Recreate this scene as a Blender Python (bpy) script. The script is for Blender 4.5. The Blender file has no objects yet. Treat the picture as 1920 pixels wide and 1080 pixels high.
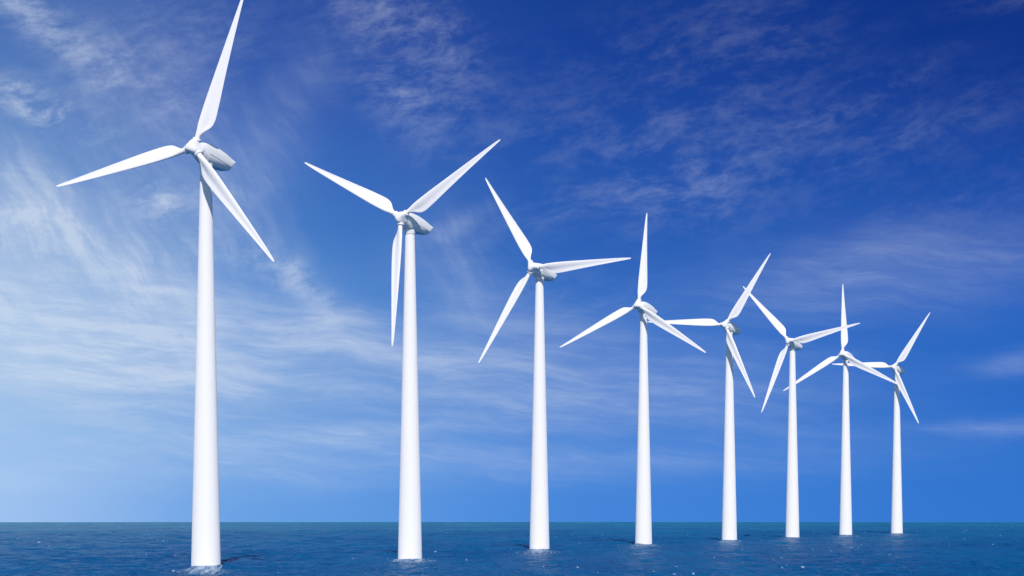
import bpy, bmesh, math, random
import numpy as np
from mathutils import Vector, Matrix

scene = bpy.context.scene
C = scene.collection
rng = np.random.RandomState(7)

# ------------------------------------------------------------------ survey
CAM_H = 11.207
FOC = 4500.0 / 1920.0            # focal length / sensor width
SUN_EL = math.radians(41.0)
SUN_AZ_X = 0.0456                # sun stands behind the camera, a little right
TILT, CONE, OVERHANG, RADIUS = 0.1236, 0.0483, 4.137, 31.27
# x, y, rotor phase, size, yaw, label
ROW = [
    (-60.44, 473.97, 0.322, 1.0212, -0.452, 'white wind turbine nearest the camera, upright blade cut by the top of the picture'),
    (-24.26, 570.69, 1.0122, 0.9992, -0.505, 'white wind turbine with rotor like a Y, one blade hanging beside its tower'),
    (7.74, 675.62, 1.5402, 0.9844, -0.4785, 'white wind turbine with one blade level to the right, third from the left'),
    (43.81, 799.04, 0.0581, 0.9841, -0.4773, 'white wind turbine with one blade straight up, fourth from the left'),
    (80.78, 891.9, 0.5824, 0.9918, -0.478, 'white wind turbine whose level left blade reaches the fourth tower from the left'),
    (115.23, 986.15, 1.367, 0.9992, -0.4663, 'white wind turbine whose raised blade tip crosses behind the fifth rotor from the left'),
    (150.9, 1085.14, 2.0644, 1.0144, -0.4694, 'white wind turbine second from the far right end, with one blade straight up'),
    (187.76, 1170.93, 0.5847, 1.0045, -0.4712, 'smallest and farthest white wind turbine, at the right end of the row'),
]
FOAM_AT = [(x, y) for x, y, *_ in ROW]


# ------------------------------------------------------------------ helpers
def new_mat(name):
    m = bpy.data.materials.new(name)
    m.use_nodes = True
    nt = m.node_tree
    nt.nodes.clear()
    out = nt.nodes.new('ShaderNodeOutputMaterial')
    return m, nt, out


class G:
    """small expression builder on a node tree"""
    def __init__(self, nt):
        self.nt = nt

    def node(self, t, **kw):
        n = self.nt.nodes.new(t)
        for k, v in kw.items():
            setattr(n, k, v)
        return n

    def put(self, sock, v):
        if hasattr(v, 'is_output'):
            self.nt.links.new(v, sock)
        else:
            sock.default_value = v

    def m(self, op, a, b=0.0, c=0.0, clamp=False):
        n = self.node('ShaderNodeMath', operation=op)
        n.use_clamp = clamp
        self.put(n.inputs[0], a)
        self.put(n.inputs[1], b)
        self.put(n.inputs[2], c)
        return n.outputs[0]

    def add(self, a, b): return self.m('ADD', a, b)
    def sub(self, a, b): return self.m('SUBTRACT', a, b)
    def mul(self, a, b): return self.m('MULTIPLY', a, b)

    def xyz(self, x, y, z=0.0):
        n = self.node('ShaderNodeCombineXYZ')
        self.put(n.inputs[0], x); self.put(n.inputs[1], y); self.put(n.inputs[2], z)
        return n.outputs[0]

    def noise(self, vec, scale, detail=4.0, rough=0.5, dist=0.0, color=False):
        n = self.node('ShaderNodeTexNoise')
        self.put(n.inputs['Vector'], vec)
        n.inputs['Scale'].default_value = scale
        n.inputs['Detail'].default_value = detail
        n.inputs['Roughness'].default_value = rough
        n.inputs['Distortion'].default_value = dist
        return n.outputs['Color' if color else 'Fac']

    def step(self, v, a, b, lo=0.0, hi=1.0):
        n = self.node('ShaderNodeMapRange', interpolation_type='SMOOTHSTEP')
        self.put(n.inputs[0], v)
        for i, q in enumerate((a, b, lo, hi)):
            self.put(n.inputs[1 + i], q)
        return n.outputs[0]

    def mix(self, f, a, b, mode='MIX'):
        n = self.node('ShaderNodeMix', data_type='RGBA', blend_type=mode)
        self.put(n.inputs[0], f)
        self.put(n.inputs[6], a if hasattr(a, 'is_output') else (*a, 1.0))
        self.put(n.inputs[7], b if hasattr(b, 'is_output') else (*b, 1.0))
        return n.outputs[2]

    def ramp(self, f, stops, interp='LINEAR'):
        n = self.node('ShaderNodeValToRGB')
        n.color_ramp.interpolation = interp
        els = n.color_ramp.elements
        while len(els) < len(stops):
            els.new(0.5)
        for e, (p, c) in zip(els, stops):
            e.position = p
            e.color = (*c, 1.0)
        self.put(n.inputs[0], f)
        return n.outputs[0]


def srgb(r, g, b):
    f = lambda v: (v / 255 / 12.92) if v / 255 <= 0.04045 else ((v / 255 + 0.055) / 1.055) ** 2.4
    return (f(r), f(g), f(b))


def mesh_obj(name, verts, faces, mat, parent=None, smooth=True, sharp=None):
    me = bpy.data.meshes.new(name)
    me.from_pydata([tuple(v) for v in verts], [], faces)
    me.update()
    bm = bmesh.new(); bm.from_mesh(me)
    bmesh.ops.remove_doubles(bm, verts=bm.verts, dist=1e-5)
    bmesh.ops.recalc_face_normals(bm, faces=bm.faces)
    for f in bm.faces:
        f.smooth = smooth
    if sharp:
        for e in bm.edges:
            if len(e.link_faces) == 2 and e.calc_face_angle(0) > math.radians(sharp):
                e.smooth = False
    bm.to_mesh(me); bm.free()
    me.materials.append(mat)
    o = bpy.data.objects.new(name, me)
    C.objects.link(o)
    if parent:
        o.parent = parent
    return o


def loft(rings, cap0=True, cap1=True):
    """rings: list of equal-length closed point loops"""
    n = len(rings[0])
    v = [p for r in rings for p in r]
    f = []
    for i in range(len(rings) - 1):
        a, b = i * n, (i + 1) * n
        for j in range(n):
            k = (j + 1) % n
            f.append((a + j, a + k, b + k, b + j))
    if cap0:
        f.append(tuple(range(n - 1, -1, -1)))
    if cap1:
        f.append(tuple(range((len(rings) - 1) * n, len(rings) * n)))
    return v, f


def lathe(profile, seg=48, axis='z'):
    rings = []
    for r, h in profile:
        rings.append([(r * math.cos(2 * math.pi * j / seg), r * math.sin(2 * math.pi * j / seg), h)
                      for j in range(seg)])
    return loft(rings)


# ------------------------------------------------------------------ materials
def paint(name, col, rough, dirt):
    m, nt, out = new_mat(name)
    g = G(nt)
    p = g.node('ShaderNodeBsdfPrincipled')
    tc = g.node('ShaderNodeTexCoord').outputs['Object']
    mp = g.node('ShaderNodeMapping')
    nt.links.new(tc, mp.inputs['Vector'])
    mp.inputs['Scale'].default_value = (1.0, 1.0, 0.12)       # runs follow the surface downward
    n1 = g.noise(mp.outputs[0], 1.6, 6, 0.6)
    n2 = g.noise(tc, 0.35, 3, 0.5)
    f = g.mul(g.step(n1, 0.5, 0.78), g.step(n2, 0.35, 0.7))
    c = g.mix(g.mul(f, dirt), col, (col[0] * .72, col[1] * .72, col[2] * .70))
    nt.links.new(c, p.inputs['Base Color'])
    nt.links.new(g.step(n2, 0.2, 0.8, rough - .05, rough + .08), p.inputs['Roughness'])
    p.inputs['IOR'].default_value = 1.45
    p.inputs['Diffuse Roughness'].default_value = 0.4
    p.inputs['Specular IOR Level'].default_value = 0.35
    nt.links.new(p.outputs[0], out.inputs[0])
    return m


M_WHITE = paint('white_gelcoat', (0.80, 0.79, 0.80), 0.42, 0.25)
M_NAC = paint('white_shell_paint', (0.76, 0.77, 0.78), 0.38, 0.3)
M_SEAM = paint('seam_sealant', (0.22, 0.25, 0.27), 0.6, 0.2)


# ------------------------------------------------------------------ turbine parts (metres, rotor axis frame)
def interp(x, pts):
    return float(np.interp(x, [p[0] for p in pts], [p[1] for p in pts]))


def smooth_interp(x, pts):
    """monotone-ish cubic through the points"""
    xs = [p[0] for p in pts]; ys = [p[1] for p in pts]
    if x <= xs[0]: return ys[0]
    if x >= xs[-1]: return ys[-1]
    i = max(k for k in range(len(xs)) if xs[k] <= x)
    i = min(i, len(xs) - 2)
    def tan(k):
        if k == 0: return (ys[1] - ys[0]) / (xs[1] - xs[0])
        if k == len(xs) - 1: return (ys[-1] - ys[-2]) / (xs[-1] - xs[-2])
        a = (ys[k] - ys[k-1]) / (xs[k] - xs[k-1]); b = (ys[k+1] - ys[k]) / (xs[k+1] - xs[k])
        return 0 if a * b <= 0 else 2 * a * b / (a + b)
    h = xs[i+1] - xs[i]; t = (x - xs[i]) / h
    return ((2*t**3 - 3*t**2 + 1) * ys[i] + (t**3 - 2*t**2 + t) * h * tan(i)
            + (-2*t**3 + 3*t**2) * ys[i+1] + (t**3 - t**2) * h * tan(i+1))


def blade_mesh():
    """blade along +Z from the hub centre; +X = clockwise (trailing) side seen from the front,
    -Y = upwind (front)"""
    LE = [(1.2, -.50), (2.2, -.50), (3.2, -.56), (5.0, -.74), (8, -.78), (14, -.66), (22, -.42), (28, -.20), (30.4, -.06), (31.27, .06)]
    TE = [(1.2, .50), (2.0, .50), (2.7, .62), (3.4, 1.02), (4.3, 1.72), (5.2, 2.18), (6.4, 2.36), (9, 2.22), (15, 1.70), (22, 1.10), (28, .62), (30.6, .42), (31.27, .34)]
    TH = [(1.2, 1.05), (2.2, 1.05), (3.2, 1.0), (5, .92), (9, .70), (16, .46), (24, .2), (31.27, .07)]
    TW = [(1.2, 24), (3, 23), (6, 18), (12, 10), (20, 4), (31.27, -1)]
    RND = [(1.2, 1), (2.2, 1), (5.2, 0), (32, 0)]
    n = 28
    rings = []
    stations = [1.2, 1.5, 1.9, 2.2, 2.5, 2.8, 3.1, 3.4, 3.8, 4.2, 4.6, 5.0, 5.4, 5.9, 6.5, 7.2, 8, 9, 10, 11.5, 13, 14.5, 16, 18, 20, 22, 24, 26, 28, 29.3, 30.3, 30.9, 31.2, 31.27]
    for z in stations:
        le, te = smooth_interp(z, LE), smooth_interp(z, TE)
        th, tw, rd = smooth_interp(z, TH), math.radians(smooth_interp(z, TW)), smooth_interp(z, RND)
        ch = te - le
        ring = []
        for j in range(n):
            a = 2 * math.pi * j / n
            xc = 0.5 * (1 - math.cos(a))            # 0 at LE, 1 at TE
            # circle
            cx, cy = le + ch * xc, -math.sin(a) * th / 2
            # airfoil
            t = 5 * (0.2969 * math.sqrt(xc) - 0.126 * xc - 0.3516 * xc**2 + 0.2843 * xc**3 - 0.1036 * xc**4)
            camber = 0.06 * ch * 4 * xc * (1 - xc)
            sgn = 1 if math.sin(a) >= 0 else -1
            # pressure side (front) hollows out towards the trailing edge
            hol = 1.0 if sgn < 0 else 1 - .75 * math.exp(-((xc - .70) / .26) ** 2)
            ax, ay = le + ch * xc, -sgn * t * th * hol + camber * .8
            x, y = ax * (1 - rd) + cx * rd, ay * (1 - rd) + cy * rd
            # twist: leading edge turns upwind (-Y)
            c, s = math.cos(tw), math.sin(tw)
            ring.append((x * c - y * s, x * s + y * c, z))
        rings.append(ring)
    return loft(rings)


def collar_mesh():
    prof = [(.0, 1.40), (.70, 1.40), (.78, 1.44), (.80, 1.50), (.80, 1.86), (.76, 1.92), (.66, 1.95), (.50, 1.96), (.0, 1.96)]
    return lathe(prof[1:-1], 40)


def hub_mesh(phase):
    """rotor hub: body of revolution about the axis (-Y is the nose), swelling towards the three blades"""
    RMIN = [(-1.72, .02), (-1.70, .40), (-1.62, .66), (-1.45, .86), (-1.1, 1.04), (-.6, 1.16), (0, 1.24), (.6, 1.38), (1.1, 1.52), (1.42, 1.56), (1.5, 1.45)]
    RMAX = [(-1.72, .02), (-1.70, .55), (-1.62, .88), (-1.45, 1.18), (-1.1, 1.46), (-.6, 1.64), (0, 1.72), (.6, 1.66), (1.1, 1.60), (1.42, 1.56), (1.5, 1.45)]
    ys = [-1.72, -1.70, -1.66, -1.62, -1.54, -1.45, -1.3, -1.1, -.85, -.6, -.3, 0, .3, .6, .85, 1.1, 1.3, 1.42, 1.5]
    seg = 72
    rings = []
    for y in ys:
        lo, hi = smooth_interp(y, RMIN), smooth_interp(y, RMAX)
        ring = []
        for j in range(seg):
            a = 2 * math.pi * j / seg
            k = (.5 + .5 * math.cos(3 * (a - phase))) ** 1.25
            rr = lo + (hi - lo) * k
            ring.append((rr * math.sin(a), y, rr * math.cos(a)))
        rings.append(ring)
    return loft(rings)


def nacelle_mesh():
    """s (=+Y) runs backward from the tower axis"""
    TOP, BOT, WID = N_TOP, N_BOT, N_WID
    half = [(0, 1), (.30, .985), (.58, .94), (.78, .82), (.90, .62), (.965, .35), (1, .03), (1.0, -.18), (.985, -.42), (.96, -.52), (.80, -.80), (.62, -.97), (.55, -1.0), (.25, -1.0)]
    S = [-2.72, -2.6, -2.4, -2, -1.6, -1.3, -1.0, -.5, 0, .7, 1.4, 2.2, 3, 3.8, 4.6, 5.2, 5.8, 6.4, 6.96, 7.04, 7.3, 7.6, 8.0, 8.3, 8.5, 8.62, 8.68]
    rings = []
    loop = half + [(0, -1.0)] + [(-w, z) for w, z in reversed(half[1:])]
    for s in S:
        t, b, w = smooth_interp(s, TOP), interp(s, BOT), smooth_interp(s, WID)
        mid, hh = (t + b) / 2, (t - b) / 2
        rings.append([(w * a, s, mid + hh * z) for a, z in loop])
    return loft(rings)


def seam_mesh():
    """panel joint along both flanks of the nacelle and round its front third"""
    v, f = [], []
    def strip(pts, w):
        # thin square bar following pts
        rings = []
        for i, p in enumerate(pts):
            p = Vector(p)
            q = Vector(pts[min(i + 1, len(pts) - 1)]) - Vector(pts[max(i - 1, 0)])
            q.normalize()
            n1 = q.cross(Vector((1, 0, 0)))
            if n1.length < .1: n1 = Vector((0, 0, 1))
            n1.normalize(); n2 = q.cross(n1).normalized()
            rings.append([tuple(p + n1 * w * a + n2 * w * b) for a, b in ((-1, -1), (1, -1), (1, 1), (-1, 1))])
        vv, ff = loft(rings)
        o = len(v)
        v.extend(vv); f.extend([tuple(i + o for i in q) for q in ff])
    for sg in (-1, 1):
        pts = []
        for i in range(30):
            s = -1.1 + i * 7.9 / 29
            t, b, w = smooth_interp(s, N_TOP), interp(s, N_BOT), smooth_interp(s, N_WID)
            z = -.62 - .07 * s if s > -2 else -.6
            mid, hh = (t + b) / 2, (t - b) / 2
            u = (z - mid) / hh
            ww = w * float(np.interp(-u, [-1, -.6, -.35, -.05, .18, .42, .52, .8], [0.1, .88, .96, 1, 1, .985, .96, .8]))
            pts.append((sg * (ww + .004), s, z))
        strip(pts, .034)
    return v, f


N_TOP = [(-2.72, 1.42), (-2.5, 1.52), (-1.5, 1.72), (0, 1.84), (1.5, 1.82), (3.3, 1.68), (5.2, 1.40), (6.4, 1.16), (8.0, .76), (8.68, .52)]
N_BOT = [(-2.72, -1.42), (-2.5, -1.50), (-1.6, -1.80), (-1.0, -2.1), (1.4, -2.2), (4.5, -2.0), (7.0, -1.70), (7.6, -1.02), (8.3, -.20), (8.68, .26)]
N_WID = [(-2.72, 1.42), (-2.5, 1.50), (-1.2, 1.68), (1.0, 1.78), (4.5, 1.72), (6.9, 1.56), (8.2, 1.42), (8.68, 1.32)]


def tower_mesh():
    prof = [(2.98, -9.0)]
    for i in range(25):
        z = i * 77.2 / 24
        prof.append((2.86 + (1.11 - 2.86) * (z + 0) / 77.2, z))
    return lathe(prof, 72)


def ring_mesh():
    return lathe([(1.00, 76.9), (1.20, 76.9), (1.23, 76.95), (1.23, 77.35), (1.28, 77.42), (1.28, 78.2), (1.0, 78.2)], 64)


AXIS_Z = 80.0

# ------------------------------------------------------------------ the row
D = {}
D['tower'] = tower_mesh(); D['ring'] = ring_mesh(); D['nac'] = nacelle_mesh(); D['seam'] = seam_mesh()
D['blade'] = blade_mesh(); D['collar'] = collar_mesh(); D['hub'] = hub_mesh(0.0)


def frame(yaw):
    """rotation: local -Y = rotor axis forward (tilted up), local X = right seen from the front"""
    ax = Vector((math.sin(yaw) * math.cos(TILT), -math.cos(yaw) * math.cos(TILT), math.sin(TILT)))
    side = Vector((math.cos(yaw), math.sin(yaw), 0))
    up = side.cross(-ax).normalized()
    return Matrix((side, -ax, up)).transposed().to_4x4()


def build_turbine():
    root = bpy.data.objects.new('wind_turbine', None)
    C.objects.link(root)
    parts = {}
    parts['tower'] = mesh_obj('tower', *D['tower'], M_WHITE, root, sharp=50)
    parts['ring'] = mesh_obj('yaw_bearing', *D['ring'], M_NAC, root, sharp=35)
    parts['nac'] = mesh_obj('nacelle', *D['nac'], M_NAC, root, sharp=17)
    parts['seam'] = mesh_obj('panel_seam', *D['seam'], M_SEAM, parts['nac'], smooth=False)
    parts['hub'] = mesh_obj('hub', *D['hub'], M_WHITE, root, sharp=50)
    parts['blades'] = []
    for k in range(3):
        b = mesh_obj('blade', *D['blade'], M_WHITE, root, sharp=60) if k == 0 else parts['blades'][0][0].copy()
        c = mesh_obj('root_collar', *D['collar'], M_WHITE, b, sharp=40) if k == 0 else parts['blades'][0][1].copy()
        if k:
            b.parent = root; c.parent = b
            C.objects.link(b); C.objects.link(c)
        parts['blades'].append((b, c))
    return root, parts


def pose(root, parts, x, y, phase, size, yaw):
    root.location = (x, y, 0)
    root.scale = (size, size, size)
    F = Matrix.Translation((0, 0, AXIS_Z)) @ frame(yaw)
    parts['nac'].matrix_local = F
    Rh = Matrix.Translation((0, -OVERHANG, 0)) @ Matrix.Rotation(phase, 4, 'Y')
    parts['hub'].matrix_local = F @ Rh
    for k, (b, c) in enumerate(parts['blades']):
        b.matrix_local = F @ Matrix.Translation((0, -OVERHANG, 0)) @ Matrix.Rotation(phase + k * 2 * math.pi / 3, 4, 'Y') @ Matrix.Rotation(CONE, 4, 'X')


def dup(root, parts):
    r = root.copy(); C.objects.link(r)
    q = {}
    for k in ('tower', 'ring', 'nac', 'hub'):
        q[k] = parts[k].copy(); C.objects.link(q[k]); q[k].parent = r
    q['seam'] = parts['seam'].copy(); C.objects.link(q['seam']); q['seam'].parent = q['nac']
    q['blades'] = []
    for b, c in parts['blades']:
        b2 = b.copy(); c2 = c.copy()
        C.objects.link(b2); C.objects.link(c2)
        b2.parent = r; c2.parent = b2
        q['blades'].append((b2, c2))
    return r, q


root0, parts0 = build_turbine()
for i, (x, y, ph, sz, yaw, label) in enumerate(ROW):
    r, q = (root0, parts0) if i == 0 else dup(root0, parts0)
    pose(r, q, x, y, ph, sz, yaw)
    r['label'] = label
    r['category'] = 'wind turbine'
    r['group'] = 'wind turbines standing in a row in the sea'

# ------------------------------------------------------------------ sea
def wave_field(X, Y, cell):
    """sum of directional waves; short ones fade where the sheet is too coarse to carry them"""
    Z = np.zeros_like(X)
    DX = np.zeros_like(X); DY = np.zeros_like(X)
    wr = np.random.RandomState(11)
    n = 70
    lam = np.concatenate([np.exp(wr.uniform(math.log(1.6), math.log(30), n)), wr.uniform(45, 130, 8)])
    for L in lam:
        k = 2 * math.pi / L
        th = math.radians(wr.normal(-58, 38))
        kx, ky = k * math.cos(th), k * math.sin(th)
        amp = SEA_AMP * 0.0105 * L ** 0.60 * wr.uniform(.6, 1.3) * (.28 if L > 40 else 1.0)
        phs = wr.uniform(0, 2 * math.pi)
        fade = np.clip((L / cell - 2.2) / 2.5, 0, 1)
        a = amp * fade
        w = kx * X + ky * Y + phs
        Z += a * np.cos(w)
        DX -= a * math.cos(th) * np.sin(w) * .8
        DY -= a * math.sin(th) * np.sin(w) * .8
    return X + DX, Y + DY, Z


SEA_AMP = 0.8


def build_sea(mat):
    # radial rows measured from under the camera, angular columns: fine in front, coarse elsewhere
    rows = [2.0]
    while rows[-1] < 380: rows.append(rows[-1] * 1.035 + .3)
    while rows[-1] < 1350: rows.append(rows[-1] + max(.55, (rows[-1] / 400) ** 1.55 * .55))
    while rows[-1] < 4200: rows.append(rows[-1] + 7)
    while rows[-1] < 9000: rows.append(rows[-1] * 1.05)
    rows = np.array(rows)
    fine = np.radians(np.linspace(-14.5, 14.5, 760))
    co = [];
    a = 14.5; st = .06
    while a < 178:
        st = min(st * 1.35, 4); a += st
        if a < 178: co.append(a)
    co = np.radians(np.array(co))
    ang = np.concatenate([-co[::-1], fine, co])
    nr, na = len(rows), len(ang)
    Rr, A = np.meshgrid(rows, ang, indexing='ij')
    X = Rr * np.sin(A); Y = Rr * np.cos(A)
    dr = np.gradient(rows)[:, None] * np.ones_like(A)
    da = np.gradient(ang)[None, :] * Rr
    cell = np.maximum(dr * .8, da)
    X2, Y2, Z = wave_field(X, Y, cell)
    # calmer swell far out and the fall of the sea surface towards the horizon
    u = np.clip(Rr - 1350, 0, None)
    Z = Z - u * u / (2 * 374000.0)
    co_ = np.stack([X2, Y2, Z], -1).reshape(-1, 3)
    idx = np.arange(nr * na).reshape(nr, na)
    q = np.stack([idx[:-1, :-1], idx[1:, :-1], idx[1:, 1:], idx[:-1, 1:]], -1).reshape(-1, 4)
    # close the ring behind the camera
    q2 = np.stack([idx[:-1, -1], idx[1:, -1], idx[1:, 0], idx[:-1, 0]], -1)
    q = np.concatenate([q, q2])
    q = q[:, ::-1]
    me = bpy.data.meshes.new('sea')
    me.vertices.add(len(co_)); me.vertices.foreach_set('co', co_.astype(np.float32).ravel())
    me.loops.add(q.size); me.loops.foreach_set('vertex_index', q.astype(np.int32).ravel())
    me.polygons.add(len(q))
    me.polygons.foreach_set('loop_start', np.arange(0, q.size, 4, dtype=np.int32))
    me.polygons.foreach_set('loop_total', np.full(len(q), 4, dtype=np.int32))
    me.polygons.foreach_set('use_smooth', np.ones(len(q), dtype=bool))
    me.update(calc_edges=True); me.validate()
    if me.polygons[len(me.polygons) // 2].normal.z < 0:
        me.flip_normals()
    me.materials.append(mat)
    o = bpy.data.objects.new('sea', me)
    C.objects.link(o)
    o['kind'] = 'structure'
    o['label'] = 'choppy deep blue sea with foam round the turbine feet'
    return o


def sea_material():
    m, nt, out = new_mat('sea_water')
    g = G(nt)
    pos = g.node('ShaderNodeNewGeometry').outputs['Position']
    sep = g.node('ShaderNodeSeparateXYZ'); nt.links.new(pos, sep.inputs[0])
    x, y, z = sep.outputs
    # foam carried from each tower by the current, towards the shore side
    wob = g.noise(g.xyz(g.mul(x, .09), g.mul(y, .016)), 1.0, 4, .6)
    foam = None
    for fx, fy in FOAM_AT:
        dy = g.sub(fy, y)                                   # + down current
        dx = g.add(g.sub(x, fx), g.mul(dy, .9 * fx / fy))   # the current fans out a little
        k = fy / 480.0
        wid = g.add(g.mul(g.m('MAXIMUM', dy, 0.0), .075), 2.2)
        wid = g.mul(wid, g.add(g.mul(wob, 1.2), .5))
        lat = g.step(g.m('ABSOLUTE', dx), g.mul(wid, .2), g.mul(wid, 1.7), 1.0, 0.0)
        lon = g.mul(g.step(dy, -9.0, 1.0), g.step(dy, 4.0, 90.0 * k, 1.0, 0.0))
        f = g.mul(g.mul(lat, lon), max(.45, 1.25 - .25 * k * k * .8))
        foam = f if foam is None else g.m('MAXIMUM', foam, f)
    s1 = g.noise(g.xyz(g.mul(x, 1.1), g.mul(y, .05), 12.5), 1.0, 6, .66, 0.5)
    s2 = g.noise(g.xyz(g.mul(x, .34), g.mul(y, .04)), 1.0, 3, .5, 0.3)
    lace = g.add(g.mul(s1, .8), g.mul(s2, .2))
    fo = g.step(g.add(lace, g.mul(foam, .25)), .58, .80)
    fo = g.mul(fo, g.step(foam, 0.02, .6, 0, .75))
    # stray white flecks: whitecaps, and water glints painted into the colour
    w1 = g.noise(g.xyz(g.mul(x, .9), g.mul(y, .12), 3.1), 1.0, 2, .4)
    w2 = g.noise(g.xyz(g.mul(x, .05), g.mul(y, .02), 7.7), 1.0, 2, .5)
    flecks = g.step(g.add(w1, g.mul(w2, .25)), .866, .90, 0, .75)
    fo = g.m('MAXIMUM', fo, flecks)
    # water colour: dark blue, horizon haze painted in as brighter teal farther out
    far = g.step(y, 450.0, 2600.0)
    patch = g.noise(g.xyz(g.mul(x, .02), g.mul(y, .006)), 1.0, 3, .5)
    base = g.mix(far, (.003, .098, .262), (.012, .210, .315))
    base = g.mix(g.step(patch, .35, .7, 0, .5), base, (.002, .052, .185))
    streak = g.noise(g.xyz(g.mul(x, .30), g.mul(y, .03), 21.0), 1.0, 5, .68)  # streaks paint the light and dark of ripples into the colour
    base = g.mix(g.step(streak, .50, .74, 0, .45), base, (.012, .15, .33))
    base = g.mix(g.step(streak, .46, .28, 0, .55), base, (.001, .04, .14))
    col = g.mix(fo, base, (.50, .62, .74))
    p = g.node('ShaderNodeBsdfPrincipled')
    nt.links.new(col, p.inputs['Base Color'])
    nt.links.new(g.add(g.mul(fo, .5), .22), p.inputs['Roughness'])
    p.inputs['IOR'].default_value = 1.333
    p.inputs['Specular IOR Level'].default_value = 0.05
    # ripples
    b1 = g.noise(g.xyz(g.mul(x, 1.0), g.mul(y, .75)), 1.3, 4, .6)
    b2 = g.noise(g.xyz(g.mul(x, .24), g.mul(y, .085)), 1.0, 4, .62)
    bp = g.node('ShaderNodeBump')
    bp.inputs['Strength'].default_value = 1.0
    bp.inputs['Distance'].default_value = .5
    nt.links.new(g.add(b1, g.mul(b2, 4.0)), bp.inputs['Height'])
    nt.links.new(bp.outputs[0], p.inputs['Normal'])
    nt.links.new(p.outputs[0], out.inputs[0])
    return m


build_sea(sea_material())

# ------------------------------------------------------------------ sun
sun = bpy.data.lights.new('sun', 'SUN')
sun.energy = 4.35
sun.angle = math.radians(.4)
sun.color = (1.0, .945, .895)
so = bpy.data.objects.new('sun', sun)
C.objects.link(so)
to_sun = Vector((SUN_AZ_X, -1, 0)).normalized() * math.cos(SUN_EL) + Vector((0, 0, math.sin(SUN_EL)))
so.rotation_euler = to_sun.to_track_quat('Z', 'Y').to_euler()

# ------------------------------------------------------------------ sky
world = bpy.data.worlds.new('World')
scene.world = world
world.use_nodes = True
world.cycles.sampling_method = 'MANUAL'
world.cycles.sample_map_resolution = 256
nt = world.node_tree
nt.nodes.clear()
g = G(nt)
wout = g.node('ShaderNodeOutputWorld')
bg = g.node('ShaderNodeBackground')
nt.links.new(bg.outputs[0], wout.inputs[0])
sky = g.node('ShaderNodeTexSky', sky_type='NISHITA')
sky.sun_disc = False
sky.sun_elevation = SUN_EL
sky.sun_rotation = math.atan2(to_sun.x, to_sun.y)
sky.altitude = 0
sky.air_density = 1.0
sky.dust_density = 0.2
sky.ozone_density = 4.0

geo = g.node('ShaderNodeTexCoord').outputs['Generated']
sp = g.node('ShaderNodeSeparateXYZ'); nt.links.new(geo, sp.inputs[0])
dx_, dy_, dz_ = sp.outputs
az = g.m('ARCTAN2', dx_, dy_)                              # 0 = out to sea (+Y), radians
el = g.m('ARCSINE', dz_)
eln = g.m('DIVIDE', el, 0.24, clamp=True)

# clear-air colour: pale through the long hazy path low on the left, deep blue high on the right
def column(cols):
    P = (0.0, .16, .42, .68, 1.0)
    return g.ramp(eln, [(p, srgb(*c)) for p, c in zip(P, cols)], 'CARDINAL')
c0 = column([(158, 194, 240), (148, 188, 233), (122, 166, 218), (86, 128, 192), (62, 102, 172)])
c1 = column([(104, 160, 228), (98, 154, 220), (76, 132, 204), (54, 98, 180), (40, 75, 154)])
c2 = column([(70, 135, 219), (62, 126, 210), (46, 102, 188), (28, 75, 163), (21, 59, 140)])
c3 = column([(50, 118, 208), (44, 110, 201), (36, 92, 184), (20, 63, 150), (11, 45, 126)])
air = g.mix(g.step(az, -.225, -.095), c0, c1)
air = g.mix(g.step(az, -.125, .045), air, c2)
air = g.mix(g.step(az, -.01, .225), air, c3)

# cirrus; X, Y in degrees-like units (1 unit = 1.27 degrees), Y grows downward from 12 degrees up
X = g.add(g.mul(az, 45.0), 9.6)
Y = g.sub(9.57, g.mul(el, 45.0))
wq = g.noise(g.xyz(g.mul(X, .35), g.mul(Y, .45), 2.0), 1.0, 3, .5, color=True)
ws = g.node('ShaderNodeSeparateColor'); nt.links.new(wq, ws.inputs[0])
Xw = g.add(X, g.mul(g.sub(ws.outputs[0], .5), 1.0))
Yw = g.add(Y, g.mul(g.sub(ws.outputs[1], .5), .7))


def turned(x, y, deg, sx, sy, seed=0.0):
    c, s_ = math.cos(math.radians(deg)), math.sin(math.radians(deg))
    a = g.add(g.mul(x, c), g.mul(y, s_))
    b = g.sub(g.mul(y, c), g.mul(x, s_))
    return g.xyz(g.mul(a, sx), g.mul(b, sy), seed)


def blob(x0, y0, rx, ry, deg=0.0, k=1.0):
    c, s_ = math.cos(math.radians(deg)), math.sin(math.radians(deg))
    ax, ay = g.sub(Xw, x0), g.sub(Yw, y0)
    a = g.m('DIVIDE', g.add(g.mul(ax, c), g.mul(ay, s_)), rx)
    b = g.m('DIVIDE', g.sub(g.mul(ay, c), g.mul(ax, s_)), ry)
    r2 = g.add(g.mul(a, a), g.mul(b, b))
    return g.mul(g.m('EXPONENT', g.mul(r2, -1.0)), k)


def total(bl):
    t = bl[0]
    for q in bl[1:]:
        t = g.add(t, q)
    return t


def fibres(deg, sx, sy, seed, lo, hi, det=8, rough=.68):
    big = g.noise(turned(Xw, Yw, deg, sx * .35, sy * .45, seed + 5), 1.0, 3, .5)
    fine = g.noise(turned(Xw, Yw, deg, sx, sy, seed), 1.0, det, rough, .12)
    return g.step(g.add(g.mul(fine, .6), g.mul(big, .4)), lo, hi)


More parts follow.
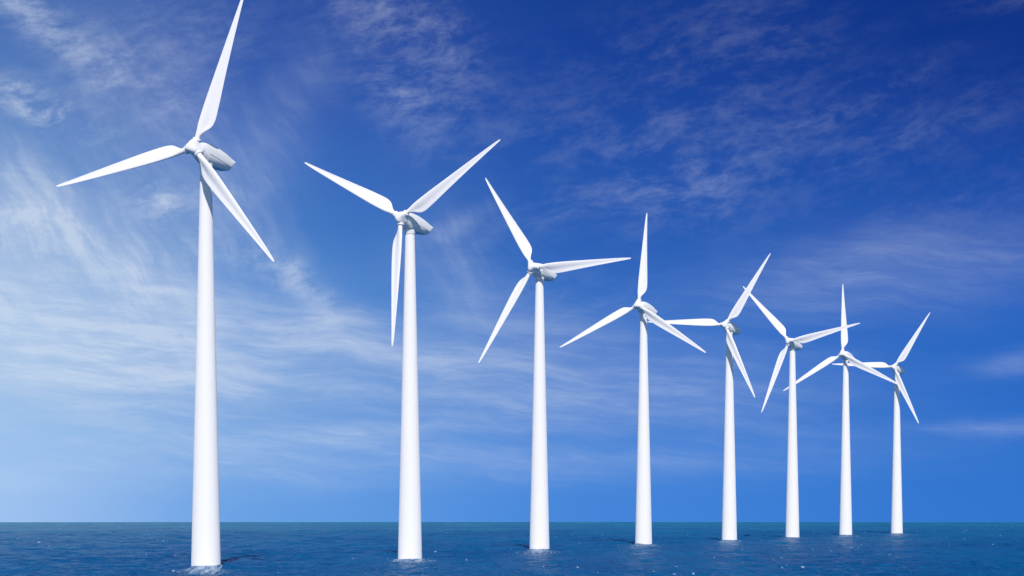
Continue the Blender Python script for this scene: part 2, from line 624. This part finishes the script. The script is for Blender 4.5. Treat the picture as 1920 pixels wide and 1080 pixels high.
# low level streaks, nearly level
m1 = total([blob(1.0, 6.0, 3.4, .8, 8, 1.0), blob(1.8, 6.9, 3.8, .8, 5, .8), blob(5.8, 6.2, 2.8, .5, 10, .7), blob(9.2, 7.1, 4.6, .75, 2, .5),
            blob(2.0, 7.8, 5.5, .7, 2, .42), blob(6.5, 8.2, 3.4, .25, -3, .38), blob(3.5, 8.9, 5.0, .35, 0, .38), blob(9.5, 8.7, 4.5, .3, 1, .34), blob(14.5, 8.4, 4.0, .4, -2, .16), blob(12.0, 7.6, 3.2, .5, -2, .26), blob(13.4, 6.9, 2.4, .4, 0, .16),
            blob(16.6, 5.2, 3.2, .7, -5, .42), blob(18.6, 8.05, 1.4, .16, 3, .34), blob(18.9, 6.85, .9, .2, -6, .32), blob(9.5, 6.0, 2.2, .6, 14, .28)])
t1 = fibres(5, .62, 4.4, 1.3, .38, .74, 6, .70)
# steep fibres falling to the right
m2 = total([blob(.2, 4.4, 1.7, .9, 15, 1.15), blob(.2, 5.3, 2.6, 1.8, 10, .42), blob(2.3, 5.0, 2.6, .55, 44, .8), blob(5.8, 5.5, 1.3, .45, 48, .38), blob(3.0, 2.6, 2.4, 1.3, 56, .40),
            blob(8.6, 5.2, 1.4, .7, 60, .30), blob(4.9, 2.9, 2.4, .6, -55, .26), blob(8.5, 4.3, .9, .22, -28, .34), blob(3.8, 4.6, 1.6, 1.2, 80, .28)])
t2 = fibres(58, .8, 2.9, 9.1, .38, .74, 6, .68)
# small torn patches
m3 = total([blob(1.1, 2.25, .9, .32, 22, 1.00), blob(.2, 2.0, .5, .3, 10, 0.40), blob(2.2, 1.5, 2.0, .5, 30, 0.42), blob(.4, .3, .9, .4, 45, 0.50), blob(3.3, .8, 1.6, 1.0, 0, 0.20),
            blob(7.0, .4, 1.4, .6, 25, 0.32), blob(7.5, 1.9, 1.1, .7, 30, 0.32), blob(8.5, .9, .9, .7, 60, 0.18), blob(3.0, 3.95, .7, .35, 10, 0.70), blob(5.9, 5.4, .8, .3, 42, 0.50),
            blob(.3, 4.1, 1.0, .7, 20, 0.50), blob(4.7, 4.9, 1.2, .3, 10, 0.35),
            blob(10.0, 2.4, 1.8, .8, 0, 0.09), blob(13.0, 2.4, 2.4, .9, -20, 0.11), blob(12.9, 3.6, 1.5, .7, -10, 0.17),
            blob(16.0, 2.0, 1.5, .28, -22, 0.13), blob(12.8, .9, 2.4, .7, -10, 0.09), blob(18.7, .2, .8, .25, -15, 0.13), blob(14.6, .9, 1.0, .6, 0, 0.08),
            blob(17.4, 2.6, 2.2, .5, -12, 0.09), blob(18.0, 4.0, 1.6, .6, -12, 0.06), blob(10.4, 4.0, 2.0, .35, -14, 0.11), blob(14.6, 3.2, 4.5, 1.6, 0, 0.05), blob(10.2, 5.5, 2.2, .6, 10, 0.11)])
t3 = fibres(-12, 1.7, 3.6, 4.4, .40, .70, 6, .72)
# a fine mottling through everything thin
veil = g.noise(turned(Xw, Yw, 4, 1.1, 6.0, 6.6), 1.0, 5, .7)
dens = total([g.mul(m1, g.add(g.mul(t1, .56), .30)), g.mul(m2, g.add(g.mul(t2, .50), .28)), g.mul(m3, g.add(g.mul(t3, .92), .04))])
dens = g.mul(dens, g.add(g.mul(veil, .7), .62))
dens = g.m('MINIMUM', dens, .85)
front = g.mix(g.mul(dens, .80), air, srgb(214, 226, 242))

# overhead and behind the camera the plain physical sky
phys = g.mix(1.0, sky.outputs[0], (.1, .1, .1), 'MULTIPLY')
away = g.m('MAXIMUM', g.step(el, .26, .6), g.step(g.m('ABSOLUTE', az), .5, 1.2))
full = g.mix(away, front, phys)
nt.links.new(full, bg.inputs[0])
bg.inputs[1].default_value = 1.0

# ------------------------------------------------------------------ camera
cam = bpy.data.cameras.new('camera')
cam.sensor_width = 36
cam.lens = 36 * FOC
cam.shift_y = (956.8 - 540) / 1920
cam.clip_start = 1
cam.clip_end = 30000
co = bpy.data.objects.new('camera', cam)
C.objects.link(co)
co.location = (0, 0, CAM_H)
co.rotation_euler = (math.pi / 2, 0, 0)
scene.camera = co

scene.view_settings.view_transform = 'Standard'
scene.view_settings.look = 'None'
scene.view_settings.exposure = 0
scene.view_settings.gamma = 1
